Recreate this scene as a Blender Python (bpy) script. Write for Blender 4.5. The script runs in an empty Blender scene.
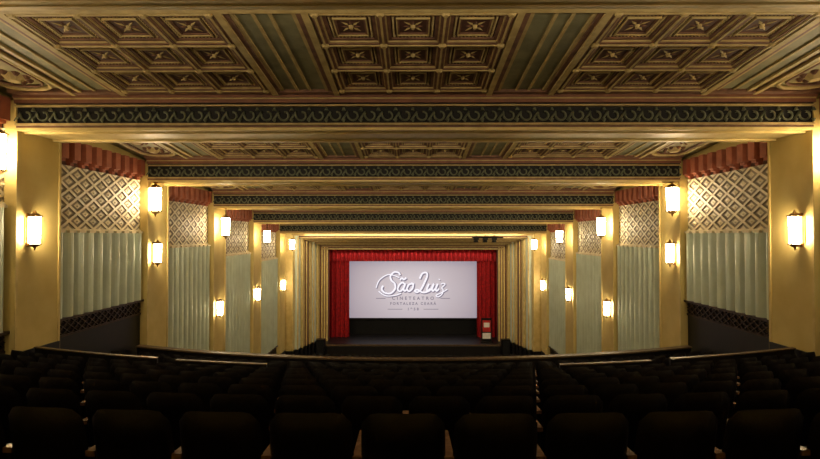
import bpy, math, random
from mathutils import Vector
random.seed(4)
E = 10.5           # eye height above stalls floor
BEAMS = [0.0, 5.65, 12.5, 18.75, 25.0, 31.25, 37.5]
BD = 1.6
W = 10.0
WW = 10.35
S0 = 0.098
def ceil_z(D): return 4.825 - S0*D
def beam_z(D): return 3.875 - S0*D

# ---------------------------------------------------------------- materials
def lin(c):
    out=[]
    for v in c:
        v/=255.0
        out.append(v/12.92 if v<=0.04045 else ((v+0.055)/1.055)**2.4)
    return tuple(out)+(1.0,)
def mat(name, c1, c2=None, rough=0.5, metal=0.0, scale=6.0, bump=0.1, spec=0.4):
    m=bpy.data.materials.new(name); m.use_nodes=True
    nt=m.node_tree; b=nt.nodes['Principled BSDF']
    c2=c2 or tuple(v*0.8 for v in c1)
    tc=nt.nodes.new('ShaderNodeTexCoord')
    n=nt.nodes.new('ShaderNodeTexNoise'); n.inputs['Scale'].default_value=scale; n.inputs['Detail'].default_value=4
    r=nt.nodes.new('ShaderNodeValToRGB')
    r.color_ramp.elements[0].position=0.35; r.color_ramp.elements[0].color=lin(c2)
    r.color_ramp.elements[1].position=0.65; r.color_ramp.elements[1].color=lin(c1)
    nt.links.new(tc.outputs['Object'],n.inputs['Vector']); nt.links.new(n.outputs['Fac'],r.inputs['Fac'])
    nt.links.new(r.outputs['Color'],b.inputs['Base Color'])
    b.inputs['Roughness'].default_value=rough; b.inputs['Metallic'].default_value=metal
    b.inputs['Specular IOR Level'].default_value=spec
    if bump:
        bp=nt.nodes.new('ShaderNodeBump'); bp.inputs['Strength'].default_value=bump; bp.inputs['Distance'].default_value=0.02
        nt.links.new(n.outputs['Fac'],bp.inputs['Height']); nt.links.new(bp.outputs['Normal'],b.inputs['Normal'])
    return m
def emit(name,c,s):
    m=bpy.data.materials.new(name); m.use_nodes=True
    b=m.node_tree.nodes['Principled BSDF']
    b.inputs['Base Color'].default_value=lin(c); b.inputs['Emission Color'].default_value=lin(c)
    b.inputs['Emission Strength'].default_value=s
    return m
M=dict(
 gold=mat('gold_paint',(210,188,124),(194,170,104),0.5,0.05,3),
 cgold=mat('ceiling_dull_gold',(182,160,106),(160,138,86),0.6,0.0,5),
 wallgold=mat('pilaster_gold_plaster',(212,190,120),(200,176,104),0.6,0.0,1.2,0.12),
 olive=mat('ceiling_olive_plaster',(142,132,88),(120,110,70),0.6,0,2.5),
 sage=mat('ceiling_sage_plaster',(134,130,96),(112,108,78),0.6,0,2.5),
 brown=mat('coffer_brown_paint',(124,88,66),(98,68,52),0.6,0.0,5),
 red=mat('coffer_oxblood_paint',(92,58,46),(72,44,34),0.6,0.0,6),
 terra=mat('terracotta_paint',(172,100,72),(148,84,60),0.6,0,3),
 terrab=mat('terracotta_brown_band',(128,82,58),(108,68,48),0.6,0,3),
 green=mat('sage_green_plaster',(200,210,192),(188,198,178),0.5,0,1.5),
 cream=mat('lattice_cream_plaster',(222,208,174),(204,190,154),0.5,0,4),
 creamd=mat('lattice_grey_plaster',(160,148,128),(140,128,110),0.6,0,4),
 dark=mat('frieze_dark_recess',(26,24,22),(18,17,15),0.7,0,6),
 teal=mat('frieze_teal_paint',(108,112,88),(86,90,70),0.5,0.1,8),
 blackw=mat('black_wainscot',(22,17,15),(14,11,10),0.45,0,3),
 bronze=mat('dark_bronze_grille',(74,56,40),(50,38,28),0.4,0.5,8),
 carpet=mat('dark_carpet',(14,10,9),(10,8,8),0.95,0,30,0.3,0.1),
 leather=mat('seat_black_leatherette',(20,15,14),(14,10,10),0.36,0,12,0.15),
 cush=mat('seat_maroon_velvet',(44,15,17),(30,11,12),0.85,0,14),
 wood=mat('armrest_varnished_wood',(150,116,90),(116,84,64),0.22,0,18),
 iron=mat('black_iron',(16,15,14),(10,9,9),0.45,0.4,10),
 velvet=mat('red_velvet_curtain',(166,14,22),(130,8,14),0.8,0,5,0.2),
 stagew=mat('stage_black_boards',(26,24,26),(17,16,17),0.45,0,3),
 black=mat('black_masking_cloth',(10,10,11),(6,6,7),0.95,0,3),
 rail=mat('brass_rail_trim',(104,84,60),(80,64,46),0.45,0.1,8),
 brass=mat('lantern_brass',(150,112,60),(110,80,40),0.35,0.7,10),
 white=mat('printed_white',(225,220,215),(205,200,195),0.6,0,3),
 printr=mat('printed_red',(190,40,35),(160,30,28),0.6,0,3),
)
M['lamp']=emit('frosted_lamp_glass',(255,231,188),68.0)
M['biglamp']=emit('frosted_lantern_glass',(255,232,190),52.0)

# ---------------------------------------------------------------- mesh builder
class MB:
    def __init__(s,tf=None):
        s.v=[];s.f=[];s.m=[];s.sm=[];s.mats=[];s.tf=tf or (lambda x,y,z:(x,y,z))
    def mi(s,k):
        if k not in s.mats: s.mats.append(k)
        return s.mats.index(k)
    def add(s,vs,fs,k,smooth=False):
        o=len(s.v); s.v+=[s.tf(*p) for p in vs]; mi=s.mi(k)
        for f in fs: s.f.append([i+o for i in f]); s.m.append(mi); s.sm.append(smooth)
    def box(s,x0,x1,y0,y1,z0,z1,k):
        s.add([(x0,y0,z0),(x1,y0,z0),(x1,y1,z0),(x0,y1,z0),(x0,y0,z1),(x1,y0,z1),(x1,y1,z1),(x0,y1,z1)],
              [(0,3,2,1),(4,5,6,7),(0,1,5,4),(1,2,6,5),(2,3,7,6),(3,0,4,7)],k)
    def cyl(s,cx,cy,z0,z1,r0,r1,n,k,smooth=False,ph=0.0):
        vs=[]
        for z,r in ((z0,r0),(z1,r1)):
            for i in range(n):
                a=2*math.pi*i/n+ph; vs.append((cx+r*math.cos(a),cy+r*math.sin(a),z))
        fs=[(i,(i+1)%n,n+(i+1)%n,n+i) for i in range(n)]
        s.add(vs,fs,k,smooth); s.add(vs,[tuple(range(n-1,-1,-1)),tuple(range(n,2*n))],k)
    def grid(s,fn,nu,nv,k,smooth=True):
        vs=[fn(i/nu,j/nv) for j in range(nv+1) for i in range(nu+1)]
        fs=[(j*(nu+1)+i,j*(nu+1)+i+1,(j+1)*(nu+1)+i+1,(j+1)*(nu+1)+i) for j in range(nv) for i in range(nu)]
        s.add(vs,fs,k,smooth)
    def ring(s,cx,cy,ro,ri,h0,h1,k):
        s.box(cx-ro,cx+ro,cy-ro,cy-ri,h0,h1,k); s.box(cx-ro,cx+ro,cy+ri,cy+ro,h0,h1,k)
        s.box(cx-ro,cx-ri,cy-ri,cy+ri,h0,h1,k); s.box(cx+ri,cx+ro,cy-ri,cy+ri,h0,h1,k)
    def tube(s,pts,r,k,n=6,closed=False):
        P=[Vector(p) for p in pts]; N=len(P); vs=[]
        for i,p in enumerate(P):
            a=P[(i-1)%N] if (closed or i>0) else p; b=P[(i+1)%N] if (closed or i<N-1) else p
            t=(b-a).normalized(); u=t.cross(Vector((0.13,0.2,0.97)))
            if u.length<1e-3: u=t.cross(Vector((1,0,0)))
            u.normalize(); w=t.cross(u)
            for j in range(n):
                an=2*math.pi*j/n; q=p+u*(r*math.cos(an))+w*(r*math.sin(an)); vs.append(tuple(q))
        fs=[]
        for i in range(N if closed else N-1):
            i2=(i+1)%N
            for j in range(n): fs.append((i*n+j,i*n+(j+1)%n,i2*n+(j+1)%n,i2*n+j))
        s.add(vs,fs,k,True)
    def obj(s,name,parent=None):
        me=bpy.data.meshes.new(name)
        me.from_pydata([(x,y,z+E) for x,y,z in s.v],[],s.f)
        for k in s.mats: me.materials.append(M[k])
        me.polygons.foreach_set('material_index',s.m); me.polygons.foreach_set('use_smooth',s.sm)
        me.update()
        o=bpy.data.objects.new(name,me); bpy.context.scene.collection.objects.link(o)
        if parent: o.parent=parent
        return o
def empty(name):
    o=bpy.data.objects.new(name,None); bpy.context.scene.collection.objects.link(o); return o

# ---------------------------------------------------------------- shell
DB=-3.0; DF=50.5; FL=-10.5
def stall_z(D): return FL+0.1+max(0,(42-D))*0.06
for side,nm in ((-1,'wall_left'),(1,'wall_right')):
    b=MB(); a,c=sorted((side*WW,side*(WW+0.4)))
    b.box(a,c,DB,DF,FL,5.6,'wallgold'); wall=b.obj(nm)
    # bays
    for i,bd in enumerate(BEAMS[:-1]):
        y0=bd+BD; y1=BEAMS[i+1]; k=i-2   # k=0 : first fully visible bay
        if i==0: continue
        lt=2.1-0.61*k; lb=0.22-0.6*k; ft=lt+0.72
        gb=-2.4 if k<=0 else -8.2
        d=MB(lambda x,y,z,side=side:(side*(WW-x),y,z))
        d.box(0,0.05,y0,y1,ft,ft+0.09,'gold')
        # terracotta fins
        d.box(0,0.03,y0,y1,lt,ft,'red')
        n=9; p=(y1-y0)/n
        for j in range(n):
            ya=y0+p*(j+0.24); yb=y0+p*(j+0.76)
            d.box(0.03,0.32,ya,yb,lt+0.16,ft,'terra'); d.box(0.03,0.24,ya+0.03,yb-0.03,lt+0.08,lt+0.16,'terra'); d.box(0.03,0.15,ya+0.06,yb-0.06,lt,lt+0.08,'terra')
        d.obj('fins',wall)
        # lattice
        d=MB(lambda x,y,z,side=side:(side*(WW-x),y,z))
        d.box(0,0.02,y0,y1,lb,lt,'creamd')
        def lattice(d,y0,y1,z0,z1,nc,nr,rise,ka,kb):
            cw=(y1-y0)/nc; ch=(z1-z0)/nr
            for r in range(2*nr+1):
                for c in range(nc+1):
                    cy=y0+cw*(c+(0.5 if r%2 else 0)); cz=z0+ch*0.5*r
                    if cy>y1+1e-6: continue
                    def q(f,x):
                        o=[]
                        for dy,dz in ((-1,0),(0,-1),(1,0),(0,1)):
                            yy=min(max(cy+dy*cw*0.5*f,y0),y1); zz=min(max(cz+dz*ch*0.5*f,z0),z1); o.append((x,yy,zz))
                        return o
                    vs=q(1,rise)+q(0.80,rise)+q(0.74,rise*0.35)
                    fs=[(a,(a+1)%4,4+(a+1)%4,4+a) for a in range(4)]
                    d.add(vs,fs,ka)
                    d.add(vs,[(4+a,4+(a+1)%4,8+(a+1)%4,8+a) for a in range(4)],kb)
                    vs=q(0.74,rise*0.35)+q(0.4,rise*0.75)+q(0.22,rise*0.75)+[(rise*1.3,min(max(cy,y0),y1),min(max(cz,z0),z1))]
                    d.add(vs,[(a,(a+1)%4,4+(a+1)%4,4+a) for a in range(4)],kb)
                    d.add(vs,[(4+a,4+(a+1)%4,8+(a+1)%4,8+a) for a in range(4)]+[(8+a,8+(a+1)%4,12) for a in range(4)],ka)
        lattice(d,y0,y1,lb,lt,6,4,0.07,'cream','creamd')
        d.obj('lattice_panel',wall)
        # fluted green panel
        d=MB(lambda x,y,z,side=side:(side*(WW-x),y,z))
        nf=10; N=nf*8
        d.grid(lambda u,v:(0.02+0.23*abs(math.sin(math.pi*nf*u)),y0+(y1-y0)*u,gb+(lb-0.06-gb)*v),N,1,'green',False)
        d.box(0,0.12,y0,y1,lb-0.05,lb,'cream')
        p=(y1-y0)/nf
        for j in range(nf):
            d.box(0.0,0.25,y0+p*(j+.2),y0+p*(j+.8),lb-0.12,lb-0.05,'cream')
        d.obj('fluted_panel',wall)
        d=MB(lambda x,y,z,side=side:(side*(WW-x),y,z))
        d.box(0,0.06,y0,y1,gb-0.55,gb,'dark')
        d.box(0,0.25,y0,y1,gb-0.05,gb+0.02,'bronze'); d.box(0,0.14,y0,y1,gb-0.55,gb-0.49,'bronze')
        lattice(d,y0,y1,gb-0.49,gb-0.04,14,2,0.12,'bronze','dark')
        d.box(0,0.1,y0,y1,FL,gb-0.55,'blackw')
        d.obj('grille_and_wainscot',wall)
    for bd in BEAMS[1:]:
        p=MB(lambda x,y,z,side=side:(side*x,y,z))
        p.box(W,WW,bd,bd+BD,FL,ceil_z(bd+BD)-.02,'wallgold')
        p.box(W-0.04,W,bd+0.02,bd+BD-0.02,-3.6 if bd<18 else FL,-2.95 if bd<18 else FL+1.6,'blackw')
        if bd>18: p.box(W-0.03,W,bd-0.0,bd+BD,-9.0,-8.9,'gold')
        p.box(W-0.03,W,bd,bd+0.07,FL+1.8,beam_z(bd),'gold'); p.box(W-0.03,W,bd+BD-0.07,bd+BD,FL+1.8,beam_z(bd),'gold')
        p.obj('pilaster',wall)
b=MB(); b.box(-WW-.4,WW+.4,DB-0.4,DB,FL,5.6,'wallgold'); b.obj('wall_back')
b=MB(); b.box(-WW-.4,WW+.4,DF,DF+0.4,FL,5.6,'black'); b.obj('wall_front')
b=MB(); b.grid(lambda u,v:(-WW-.4+(2*WW+.8)*u,DB+(DF-DB)*v,stall_z(DB+(DF-DB)*v)),1,20,'carpet',False); b.obj('floor')

# ---------------------------------------------------------------- ceiling
cz=MB(lambda x,y,h:(x,y,ceil_z(y)+h))
cz.box(-WW-.4,WW+.4,DB-.4,DF+.4,0,0.3,'olive'); ceiling=cz.obj('ceiling')
def coffer(b,cx,cy):
    b.box(cx-.5,cx+.5,cy-.5,cy+.5,-0.02,-0.0,'red')
    b.ring(cx,cy,.50,.475,-.09,-.02,'cgold'); b.ring(cx,cy,.475,.41,-.06,-.02,'brown')
    for t in range(-5,6):
        for (dx,dy) in ((t*.07,.365),(t*.07,-.365),(.365,t*.07),(-.365,t*.07)):
            b.add([(cx+dx-.025,cy+dy-.025,-.02),(cx+dx+.025,cy+dy-.025,-.02),(cx+dx+.025,cy+dy+.025,-.02),(cx+dx-.025,cy+dy+.025,-.02),(cx+dx,cy+dy,-.06)],
                  [(0,1,4),(1,2,4),(2,3,4),(3,0,4)],'cgold')
    b.ring(cx,cy,.31,.285,-.06,-.02,'cgold'); b.ring(cx,cy,.285,.25,-.04,-.02,'brown')
    n=8
    for i in range(n):
        a=2*math.pi*i/n; a1=a-.26; a2=a+.26; R=.19 if i%2==0 else .25
        b.add([(cx+.05*math.cos(a),cy+.05*math.sin(a),-.03),(cx+.12*math.cos(a1),cy+.12*math.sin(a1),-.025),(cx+R*math.cos(a),cy+R*math.sin(a),-.03),(cx+.12*math.cos(a2),cy+.12*math.sin(a2),-.025),(cx+.12*math.cos(a),cy+.12*math.sin(a),-.045)],
              [(0,1,4),(1,2,4),(2,3,4),(3,0,4)],'cgold' if i%2 else 'brown')
    b.cyl(cx,cy,-.08,-.02,.03,.05,8,'cgold')
for i,bd in enumerate(BEAMS[:-1]):
    y0=bd+BD; y1=BEAMS[i+1]
    b=MB(lambda x,y,h:(x,y,ceil_z(y)+h))
    cyc=y1-2.12
    for pc in (-5.3,0,5.3):
        for a in (-1,0,1):
            for c in (-1,0,1): coffer(b,pc+a*1.15,cyc+c*1.15)
        # ribs
        for t in (-1.725,-.575,.575,1.725):
            b.box(pc+t-.075,pc+t+.075,cyc-1.8,cyc+1.8,-.11,0,'brown'); b.box(pc-1.8,pc+1.8,cyc+t-.075,cyc+t+.075,-.109,0,'brown')
            b.box(pc+t-.02,pc+t+.02,cyc-1.8,cyc+1.8,-.13,-.11,'cgold'); b.box(pc-1.8,pc+1.8,cyc+t-.02,cyc+t+.02,-.129,-.109,'cgold')
        for u in (-1.725,-.575,.575,1.725):
            for v in (-1.725,-.575,.575,1.725):
                b.cyl(pc+u,cyc+v,-.16,-.11,.05,.09,8,'cgold')
    b.obj('coffered_panels',ceiling)
    b=MB(lambda x,y,h:(x,y,ceil_z(y)+h))
    for s in (-1,1):
        def st(a,c,h,k):
            x0,x1=sorted((s*a,s*c)); b.box(x0,x1,y0,y1,-h,0,k)
        st(1.82,1.95,.13,'cgold'); st(1.95,2.06,.09,'brown'); st(2.06,2.14,.07,'cgold'); st(2.14,2.5,.03,'sage'); st(2.5,2.56,.07,'cgold')
        st(2.56,2.80,.04,'sage'); st(2.8,2.86,.07,'cgold'); st(2.86,3.16,.03,'sage'); st(3.16,3.24,.07,'cgold'); st(3.24,3.34,.09,'brown'); st(3.34,3.48,.13,'cgold')
        st(7.12,7.26,.13,'cgold'); st(7.26,7.38,.09,'brown'); st(7.38,7.46,.07,'cgold'); st(7.46,7.8,.03,'sage'); st(7.8,7.86,.07,'cgold')
        st(7.86,8.15,.04,'sage'); st(8.15,8.25,.1,'cgold'); st(8.25,8.4,.05,'brown'); st(8.4,8.5,.12,'cgold')
        # outer field with rounded ornamental frame
        cx=s*9.25; cy=cyc
        def rr(hx,hy,rad,z,r,k):
            pts=[]
            for (qx,qy,a0) in ((1,1,0),(-1,1,90),(-1,-1,180),(1,-1,270)):
                for t in range(5):
                    a=math.radians(a0+t*22.5); pts.append((cx+qx*(hx-rad)+rad*math.cos(a),cy+qy*(hy-rad)+rad*math.sin(a),z))
            b.tube(pts,r,k,6,True)
        rr(.62,1.75,.45,-.03,.06,'cgold'); rr(.48,1.6,.35,-.03,.035,'brown')
        for t in (-1.1,0,1.1):
            b.cyl(cx,cy+t,-.12,0,.12,.26,10,'cgold'); 
            for q in range(8):
                a=q*math.pi/4; b.cyl(cx+.3*math.cos(a),cy+t+.3*math.sin(a),-.08,0,.03,.09,6,'brown')
    bands=[(y0,y0+.12,.14,'gold'),(y0+.12,y0+.3,.1,'brown'),(y1-.3,y1-.12,.1,'brown'),(y1-.12,y1,.14,'cgold')]
    if i<=1: bands+=[(cyc-2.0,cyc-1.8,.14,'cgold'),(cyc-2.12,cyc-2.0,.1,'brown'),(cyc-2.5,cyc-2.12,.15,'cgold')]
    for (ya,yb,h,k) in bands:
        b.box(-W,W,ya,yb,-h-.002,0,k)
    b.obj('moulding_bands',ceiling)

# ---------------------------------------------------------------- beams
for bd in BEAMS[1:]:
    z=beam_z(bd); b=MB()
    b.box(-W,W,bd+.06,bd+BD-.06,z+.02,ceil_z(bd+BD),'gold')
    b.box(-W,W,bd-.02,bd+.08,z,z+.07,'gold'); b.box(-W,W,bd+.0,bd+.08,z+.07,z+.13,'brown'); b.box(-W,W,bd-.05,bd+.08,z+.13,z+.18,'cgold')
    b.box(-W,W,bd+.04,bd+.1,z+.18,z+.60,'dark')
    b.box(-W,W,bd-.06,bd+.08,z+.60,z+.64,'cgold'); b.box(-W,W,bd-.0,bd+.08,z+.64,z+.68,'dark'); b.box(-W,W,bd-.08,bd+.08,z+.68,z+.77,'terrab')
    b.box(-W,W,bd-.10,bd+.08,z+.77,z+.80,'cgold'); b.box(-W,W,bd-.13,bd+.08,z+.80,ceil_z(bd)-.02,'terrab'); b.box(-W,W,bd-.16,bd+.08,ceil_z(bd)-.05,ceil_z(bd)+.01,'cgold')
    b.box(-W,W,bd+BD-.08,bd+BD+.04,z,z+.2,'gold')
    # soffit moulding
    b.box(-W,W,bd+.25,bd+.32,z-.03,z+.03,'gold'); b.box(-W,W,bd+BD-.32,bd+BD-.25,z-.03,z+.03,'gold')
    beam=b.obj('ceiling_beam')
    f=MB(); n=46; p=2*W/n
    for j in range(n):
        cx=-W+p*(j+.5); s=1
        pts=[]
        for t in range(12):     # running scroll
            u=t/11; a=u*1.7*math.pi; r=.155*(1-.55*u)
            pts.append((cx+.03+1.05*r*math.cos(a+2.6),bd+.02,z+.39+r*1.1*math.sin(a+2.6)))
        pts=[(cx-p*.62,bd+.02,z+.25)]+pts
        f.tube(pts,.03,'teal',5)
        f.cyl(cx+p*.5,bd+.0,z+.49,z+.58,.06,.02,6,'teal'); f.cyl(cx+p*.5,bd+.0,z+.21,z+.29,.02,.05,6,'teal')
    f.obj('scroll_frieze',beam)

# ---------------------------------------------------------------- lanterns
def lantern(name,side,D,z,w,h,lat,glass,hang=None):
    off=lat
    b=MB(lambda x,y,zz:(side*(off-x),D+y,z+zz))
    g=h*.33
    r=w*.5
    b.cyl(0,0,-g,g,r*.78,r*.9,8,glass,False,math.pi/8)
    b.cyl(0,0,g,g+.03,r*1.15,r*1.15,8,'brass',False,math.pi/8)
    b.cyl(0,0,g+.03,g+h*.09,r*.85,r*.5,8,'brass',False,math.pi/8); b.cyl(0,0,g+h*.09,h*.5,r*.32,.008,8,'brass')
    b.cyl(0,0,-g-.03,-g,r*1.0,r*1.0,8,'brass',False,math.pi/8); b.cyl(0,0,-g-h*.08,-g-.03,r*.42,r*.8,8,'brass'); b.cyl(0,0,-h*.5,-g-h*.08,.008,r*.25,8,'brass')
    for i in range(8):
        a=math.pi/8+i*math.pi/4
        b.tube([(r*.80*math.cos(a),r*.80*math.sin(a),-g),(r*.92*math.cos(a),r*.92*math.sin(a),g)],w*.022,'brass',4)
    if hang is None:
        q=-abs(W-off)
        b.box(q+.0,q+.03,-w*.35,w*.35,-h*.32,h*.32,'brass') ; b.box(q+.03,q+.05,-w*.2,w*.2,-h*.42,h*.42,'brass')
        for zz in (-g-.03,g+.01): b.box(q,0,-.02,.02,zz-.015,zz+.015,'brass')
    else:
        n=max(3,int((hang-z-h*.5)/.08)); L=(hang-z-h*.5)/n
        for i in range(n):
            zc=h*.5+L*(i+.5)
            pts=[]
            for t in range(8):
                a=2*math.pi*t/8; c=.022*math.cos(a); d=L*.62*math.sin(a)
                pts.append((c,0,zc+d) if i%2 else (0,c,zc+d))
            b.tube(pts,.008,'iron',4,True)
        b.cyl(0,0,hang-z-.05,hang-z,.05,.1,8,'brass')
    return b.obj(name)
for side in (-1,1):
    for bd,z in ((5.65,.9),(12.5,.15),(18.75,-.66),(25,-3.66),(31.25,-3.67),(37.5,-3.7)):
        lantern('wall_sconce',side,bd+.40,z,.31,1.05,W-.2,'lamp')
    for bd,lat,dd in ((5.65,9.95,-.35),(12.5,10.08,-.5),(18.75,9.72,.05),(25,9.5,.3),(31.25,9.25,.4),(37.5,9.2,.5)):
        if dd<0:
            D=bd+dd
            lantern('hanging_lantern',side,D,beam_z(bd)-.62,.46,1.3,lat,'biglamp',hang=ceil_z(D)-.0)
        else:
            drop={18.75:.66,25:.95,31.25:.85,37.5:.85}[bd]
            hh=1.3 if bd<30 else 1.05
            lantern('hanging_lantern',side,bd+dd,beam_z(bd)-drop,.46,hh,lat,'biglamp',hang=beam_z(bd)-(.0 if dd>.1 else 0))

# ---------------------------------------------------------------- proscenium
fr=[(39.6,9.5,0.02,'gold'),(40.2,9.2,-.18,'green'),(40.9,9.0,-.3,'gold'),(41.6,8.8,-.42,'brown'),(42.2,8.66,-.52,'gold'),(42.9,8.45,-.66,'green'),(43.6,8.28,-.78,'gold')]
pro=empty('proscenium_arch')
for i,(D,hw,zt,k) in enumerate(fr):
    b=MB(); D2=D+.8
    for s in (-1,1):
        a,c=sorted((s*hw,s*(WW-.01))); b.box(a,c,D,D2,FL+1.0,ceil_z(D2)-.01,k); b.box(a,c,D-.02,D2,FL,FL+1.4,'blackw')
        b.tube([(s*(hw+.05),D-.01,FL+1.4),(s*(hw+.05),D-.01,zt+.05)],.05,'gold',8)
    b.box(-hw,hw,D,D2,zt,ceil_z(D2)-.01,'brown' if i%2 else 'cgold')
    b.tube([(-hw,D-.01,zt+.05),(hw,D-.01,zt+.05)],.04,'cgold',8)
    b.obj('stepped_frame',pro)
b=MB()
for s in (-1,1):
    a,c=sorted((s*7.55,s*W)); b.box(a,c,44.4,45.2,FL,.3,'brown')
    for q in (7.62,7.85,8.08): b.tube([(s*q,44.38,FL+1.1),(s*q,44.38,-1.0)],.07,'gold',8)
b.box(-7.55,7.55,44.4,45.2,-1.14,.3,'brown'); b.box(-8.1,8.1,44.3,44.42,-1.2,-1.08,'cgold'); b.box(-8.1,8.1,44.3,44.42,-.95,-.88,'cgold')
b.obj('inner_frame',pro)
# curtain
cur=empty('stage_curtain')
def drape(b,x0,x1,D,z0,z1,amp,pl,hem=0):
    n=int(abs(x1-x0)/pl*10)
    b.grid(lambda u,v:(x0+(x1-x0)*u,D+amp*math.sin(2*math.pi*abs(x1-x0)/pl*u)*(1.15-.5*v)+.04*math.sin(23*u),
                       z0+(z1-z0)*v-(hem*(1-v)*abs(math.sin(math.pi*u*9)))),n,6,'velvet')
for s in (-1,1):
    b=MB(); drape(b,s*5.85,s*8.0,46.0,-9.28,-.9,.14,.42); b.obj('side_drape',cur)
b=MB(); drape(b,-8,8,45.6,-2.3,-.9,.12,.4,.0); b.obj('valance',cur)
# stage
b=MB(); b.box(-8.2,8.2,43.0,49.2,FL,-9.3,'stagew'); b.box(-8.2,8.2,42.95,43.05,-9.42,-9.30,'rail')
b.box(-8.2,8.2,42.8,43,FL,-9.42,'blackw'); b.obj('stage_platform')
b=MB(); b.box(-9.9,9.9,49.3,49.4,FL,-.2,'black'); b.obj('stage_backdrop')
# screen
scr=empty('cinema_screen')
m=bpy.data.materials.new('projected_screen'); m.use_nodes=True; nt=m.node_tree; bs=nt.nodes['Principled BSDF']
tc=nt.nodes.new('ShaderNodeTexCoord'); mp=nt.nodes.new('ShaderNodeMapping'); g=nt.nodes.new('ShaderNodeTexGradient'); g.gradient_type='SPHERICAL'
mp.inputs['Scale'].default_value=(.11,.11,.16); mp.inputs['Location'].default_value=(0,-47.4*.11,-(E-5.3)*.16)
r=nt.nodes.new('ShaderNodeValToRGB'); r.color_ramp.elements[0].color=lin((176,162,176)); r.color_ramp.elements[1].color=lin((236,224,232)); r.color_ramp.elements[0].position=.2; r.color_ramp.elements[1].position=.9
nt.links.new(tc.outputs['Object'],mp.inputs['Vector']); nt.links.new(mp.outputs['Vector'],g.inputs['Vector']); nt.links.new(g.outputs['Fac'],r.inputs['Fac'])
nt.links.new(r.outputs['Color'],bs.inputs['Emission Color']); bs.inputs['Emission Strength'].default_value=.72; bs.inputs['Base Color'].default_value=(.1,.1,.1,1)
M['screen']=m
def emat(n,c,s=.8):
    M[n]=emit(n,c,s); M[n].node_tree.nodes['Principled BSDF'].inputs['Base Color'].default_value=(.05,.05,.05,1)
emat('logo_grey',(132,122,142)); emat('logo_white',(250,246,255),1.0)
b=MB(); b.box(-6.05,6.05,47.4,47.45,-7.75,-2.4,'screen'); b.obj('screen_surface',scr)
b=MB(); b.box(-6.4,6.4,47.46,47.6,-9.3,-2.2,'black'); b.box(-6.15,6.15,47.3,47.42,-7.9,-7.75,'black'); b.obj('screen_frame',scr)
def txt(body,size,x,z,D,mt,sh=0.0,sp=1.0,off=0.0):
    c=bpy.data.curves.new('logo','FONT'); c.body=body; c.size=size; c.align_x='CENTER'; c.align_y='CENTER'; c.shear=sh; c.extrude=.004; c.space_character=sp; c.offset=off
    o=bpy.data.objects.new('projected_lettering',c); o.location=(x,D,z+E); o.rotation_euler=(math.pi/2,0,0); c.materials.append(M[mt])
    bpy.context.scene.collection.objects.link(o); o.parent=scr
# hand-drawn script logo: stroke paths (x,z) in metres on the screen
def cat(P,n=6):
    out=[]; Q=[P[0]]+P+[P[-1]]
    for i in range(1,len(Q)-2):
        for t in range(n):
            u=t/n; a,b_,c,d=Q[i-1],Q[i],Q[i+1],Q[i+2]
            out.append(tuple(.5*((2*b_[k])+(-a[k]+c[k])*u+(2*a[k]-5*b_[k]+4*c[k]-d[k])*u*u+(-a[k]+3*b_[k]-3*c[k]+d[k])*u**3) for k in (0,1)))
    out.append(P[-1]); return out
strokes=[
 [(-1.55,1.05),(-1.75,1.3),(-2.2,1.35),(-2.55,1.0),(-2.4,.55),(-2.0,.2),(-1.9,-.3),(-2.3,-.75),(-2.9,-.7),(-3.3,-.35),(-3.2,.0)],
 [(-.95,.2),(-1.25,.3),(-1.55,.0),(-1.6,-.4),(-1.3,-.55),(-1.0,-.2),(-.9,.25),(-1.0,-.3),(-.85,-.52),(-.6,-.3)],
 [(-1.5,.6),(-1.3,.75),(-1.1,.62),(-.85,.8)],
 [(-.2,.2),(-.5,.1),(-.65,-.3),(-.4,-.55),(-.1,-.3),(-.05,.1),(-.25,.25),(.05,.15)],
 [(.55,.7),(.75,1.2),(1.15,1.3),(1.3,1.0),(1.1,.3),(.8,-.4),(.45,-.65),(.2,-.5),(.5,-.4),(1.0,-.65),(1.5,-.6),(1.75,-.3)],
 [(1.6,.2),(1.45,-.3),(1.6,-.55),(1.9,-.3),(2.1,.2),(1.98,-.3),(2.1,-.52),(2.3,-.3)],
 [(2.5,.2),(2.38,-.3),(2.5,-.52),(2.7,-.3)],[(2.6,.6),(2.64,.66)],
 [(2.85,.15),(3.05,.25),(3.3,.15),(3.0,-.2),(3.15,-.4),(3.1,-.8),(2.75,-1.1),(2.5,-.95),(3.0,-.7),(3.6,-.35)],
 [(-3.9,-.2),(-3.7,.5),(-3.1,1.0),(-2.5,1.1),(-1.6,.8)],[(-3.6,-.55),(-2.8,-1.0),(-1.8,-.95),(-1.2,-.75)]]
b=MB()
for si,s_ in enumerate(strokes):
    pp=[(.9*x+.05+.12*z,47.38,-4.7+.95*z) for x,z in cat(s_)]
    th=.6 if si>=8 else 1.0
    b.tube([(x+.07,47.39,z-.07) for x,_,z in pp],.13*th,'logo_grey',6)
    b.tube([(x,47.28,z) for x,_,z in pp],.085*th,'logo_white',6)
b.obj('script_logo',scr)
txt('C I N E T E A T R O',.42,0,-5.9,47.37,'logo_grey',0,1.1,.01)
b=MB()
for s in (-1,1):
    b.box(*sorted((s*2.6,s*3.5)),47.37,47.4,-5.93,-5.87,'logo_grey'); b.box(*sorted((s*1.0,s*2.4)),47.37,47.4,-6.95,-6.9,'logo_grey')
b.obj('logo_rules',scr)
txt('F O R T A L E Z A   C E A R Á',.34,0,-6.4,47.37,'logo_grey',0,1.0,.01)
txt('1 9 5 8',.34,0,-6.92,47.37,'logo_grey',0,1.1,.01)
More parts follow.
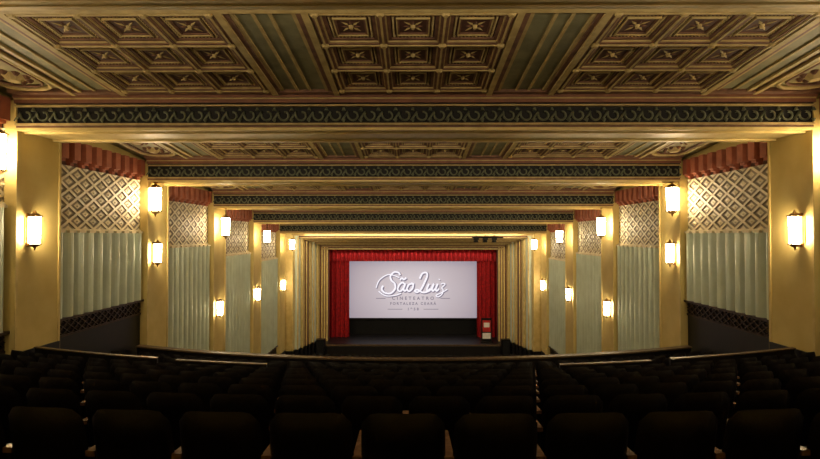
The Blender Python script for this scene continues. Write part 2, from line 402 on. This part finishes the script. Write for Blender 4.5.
# stage light bar + banner
b=MB(); b.tube([(4.6,38.9,-.1),(7.0,38.9,-.1)],.06,'iron',8)
for x in (4.9,5.6,6.3): 
    b.tube([(x,38.9,-.1),(x,38.9,.1)],.03,'iron',6); b.cyl(x,38.9,-.5,-.14,.2,.12,10,'iron'); b.box(x-.2,x+.2,38.7,39.05,-.3,-.14,'iron')
b.obj('stage_light_bar')
b=MB(); b.box(6.0,6.9,44.0,44.06,-9.24,-7.2,'black'); b.box(6.1,6.8,43.97,44.0,-8.4,-7.4,'printr'); b.box(6.2,6.7,43.95,43.97,-8.0,-7.6,'white'); b.box(6.1,6.8,43.97,44.0,-9.0,-8.5,'white'); b.box(5.9,7.0,43.7,44.3,-9.3,-9.24,'iron'); b.obj('poster_stand')
for s in (-1,1):
    b=MB(); b.box(s*7.8-.35,s*7.8+.35,42.0,42.6,stall_z(42)+.0,-8.7,'iron'); b.box(s*7.8-.28,s*7.8+.28,41.97,42,-9.9,-8.8,'black'); b.obj('loudspeaker')

# ---------------------------------------------------------------- seats
SP=.565
def seat(b,cx,cy,cz,ang,last=False):
    ca,sa=math.cos(ang),math.sin(ang)
    old=b.tf
    b.tf=lambda x,y,z:(cx+x*ca-y*sa,cy+x*sa+y*ca,cz+z)
    def shp(u,v,face):
        x=(u-.5)*.52; zz=.36+.57*v
        e=abs(2*u-1)
        top=1-.12*e**8*v**3-.02*e*e*v**3
        z=.36+(zz-.36)*top
        y=.06*e*e-.02-.16*(zz-.4)
        edge=(1-e**8)*(1-max(0,(v-.5)*2)**8)*(1-max(0,(.5-v)*2)**8)
        return (x*(1-.03*v**4),y+(face*.045*edge),z)
    b.grid(lambda u,v:shp(1-u,v,-1),10,6,'leather')
    b.grid(lambda u,v:shp(u,v,1),10,6,'cush')
    # cushion
    b.grid(lambda u,v:(-.235+.47*u,.04+.46*v,.47-.05*(2*u-1)**6-.05*(2*v-1)**8),5,5,'cush')
    b.box(-.235,.235,.06,.48,.36,.42,'leather')
    for x in ((-SP/2,SP/2) if last else (-SP/2,)):
        b.box(x-.02,x+.02,.0,.32,.0,.6,'iron'); b.box(x-.03,x+.03,-.02,.40,.6,.635,'wood'); b.box(x-.03,x+.03,.38,.42,.57,.63,'wood'); b.box(x-.05,x+.05,-.02,.36,0,.02,'iron')
    b.tf=old
CV=.019
K=list(range(0,7))+[8,9,10]
PIT=1.15; SL=.262
for k in K:
    b=MB(); D0=3.1+PIT*k; zf=-1.065-.925-SL*k
    half=9.1; n=int(2*half/SP); off=.28 if k%2 else 0
    for j in range(n+1):
        x=-half+SP*j+off
        if x>half+.1: continue
        seat(b,x,D0+CV*x*x,zf,math.atan(2*CV*x),last=(j==n))
    b.obj('theatre_seat_row')
for i in range(8):
    b=MB(); D0=31.5+1.1*i
    for j in range(29):
        x=-7.91+SP*j; D=D0+.01*x*x
        if abs(x)<.6: continue
        seat(b,x,D,stall_z(D)-.01,0,last=(j==28))
    b.obj('stalls_seat_row')
# balcony floor steps
b=MB()
def arcD(D,x): return D+CV*x*x
edges=[(-3.0,2.85,-1.80)]
for k in range(0,11):
    edges.append((2.85+PIT*k,2.85+PIT*(k+1),-1.99-SL*k))
edges.append((2.85+PIT*11,16.3,-1.99-SL*11))
for (a,c,z) in edges:
    N=24
    vs=[];
    for i in range(N+1):
        x=-W+.02+2*(W-.02)*i/N
        ya=arcD(a,x) if a>-2.9 else a; yc=arcD(c,x)
        vs+=[(x,ya,z),(x,yc,z),(x,ya,z-.6),(x,yc,z-.6)]
    fs=[]
    for i in range(N):
        o=4*i; q=o+4
        fs+=[(o,q,q+1,o+1),(o+1,q+1,q+3,o+3),(o+2,o+3,q+3,q+2),(o,o+2,q+2,q)]
    b.add(vs,fs,'carpet')
b.obj('balcony_floor')
def arcwall(b,D,x0,x1,t,z0,z1,k,N=24):
    vs=[]
    for i in range(N+1):
        x=x0+(x1-x0)*i/N; y=arcD(D,x); vs+=[(x,y,z0),(x,y,z1),(x,y+t,z1),(x,y+t,z0)]
    fs=[(0,1,2,3),(4*N+3,4*N+2,4*N+1,4*N)]
    for i in range(N):
        o=4*i;q=o+4
        for a in range(4): fs.append((o+a,q+a,q+(a+1)%4,o+(a+1)%4))
    b.add(vs,fs,k)
b=MB(); arcwall(b,16.2,-W,W,.2,-5.7,-4.02,'blackw'); arcwall(b,16.12,-W,W,.3,-4.02,-3.97,'rail'); arcwall(b,16.42,-W,W,.05,-5.7,-5.5,'gold'); b.obj('balcony_parapet')
b=MB()
for s in (-1,1):
    arcwall(b,11.4,s*3.4,s*5.7,.06,-3.96,-2.99,'blackw'); arcwall(b,11.36,s*3.4,s*5.7,.12,-2.99,-2.965,'rail')
    arcwall(b,11.2,s*6.1,s*9.9,.06,-3.96,-2.92,'blackw'); arcwall(b,11.16,s*6.1,s*9.9,.12,-2.92,-2.895,'rail')
b.obj('crosswalk_barrier')

# ---------------------------------------------------------------- lighting
def area(name,loc,rot,sx,sy,p,c):
    l=bpy.data.lights.new(name,'AREA'); l.shape='RECTANGLE'; l.size=sx; l.size_y=sy; l.energy=p; l.color=c
    o=bpy.data.objects.new(name,l); o.location=(loc[0],loc[1],loc[2]+E); o.rotation_euler=rot; bpy.context.scene.collection.objects.link(o); return o
warm=(1,.82,.56)
# unseen fill strips added behind the beams to brighten each next bay
for bd,pw in zip(BEAMS[:-1],(140,110,140,140,140,140)):
    y=bd+BD+.12
    area('beam_fill_light',(0,y,beam_z(bd)+.1),(math.radians(98),0,0),18,.1,pw,warm)
area('beam_fill_light',(0,39.2,.05),(math.radians(55),0,0),17,.1,330,warm)  # extra unseen strip added to brighten the stepped proscenium frames
area('curtain_fill_light',(0,45.35,-1.5),(math.radians(-15),0,0),14,.3,60,(1,.8,.65))  # unseen fill added so the red velvet shows up
w=bpy.data.worlds.new('world'); bpy.context.scene.world=w; w.use_nodes=True
w.node_tree.nodes['Background'].inputs[0].default_value=(.01,.008,.006,1)

cam=bpy.data.cameras.new('camera'); co=bpy.data.objects.new('camera',cam); bpy.context.scene.collection.objects.link(co)
cam.sensor_width=36; cam.lens=500/820*36; cam.clip_start=.05; cam.clip_end=200
co.location=(0,0,E)
co.rotation_euler=(math.radians(90)+math.atan(6.5/500),0,math.atan(3/500))
bpy.context.scene.camera=co
bpy.context.scene.view_settings.view_transform='Standard'
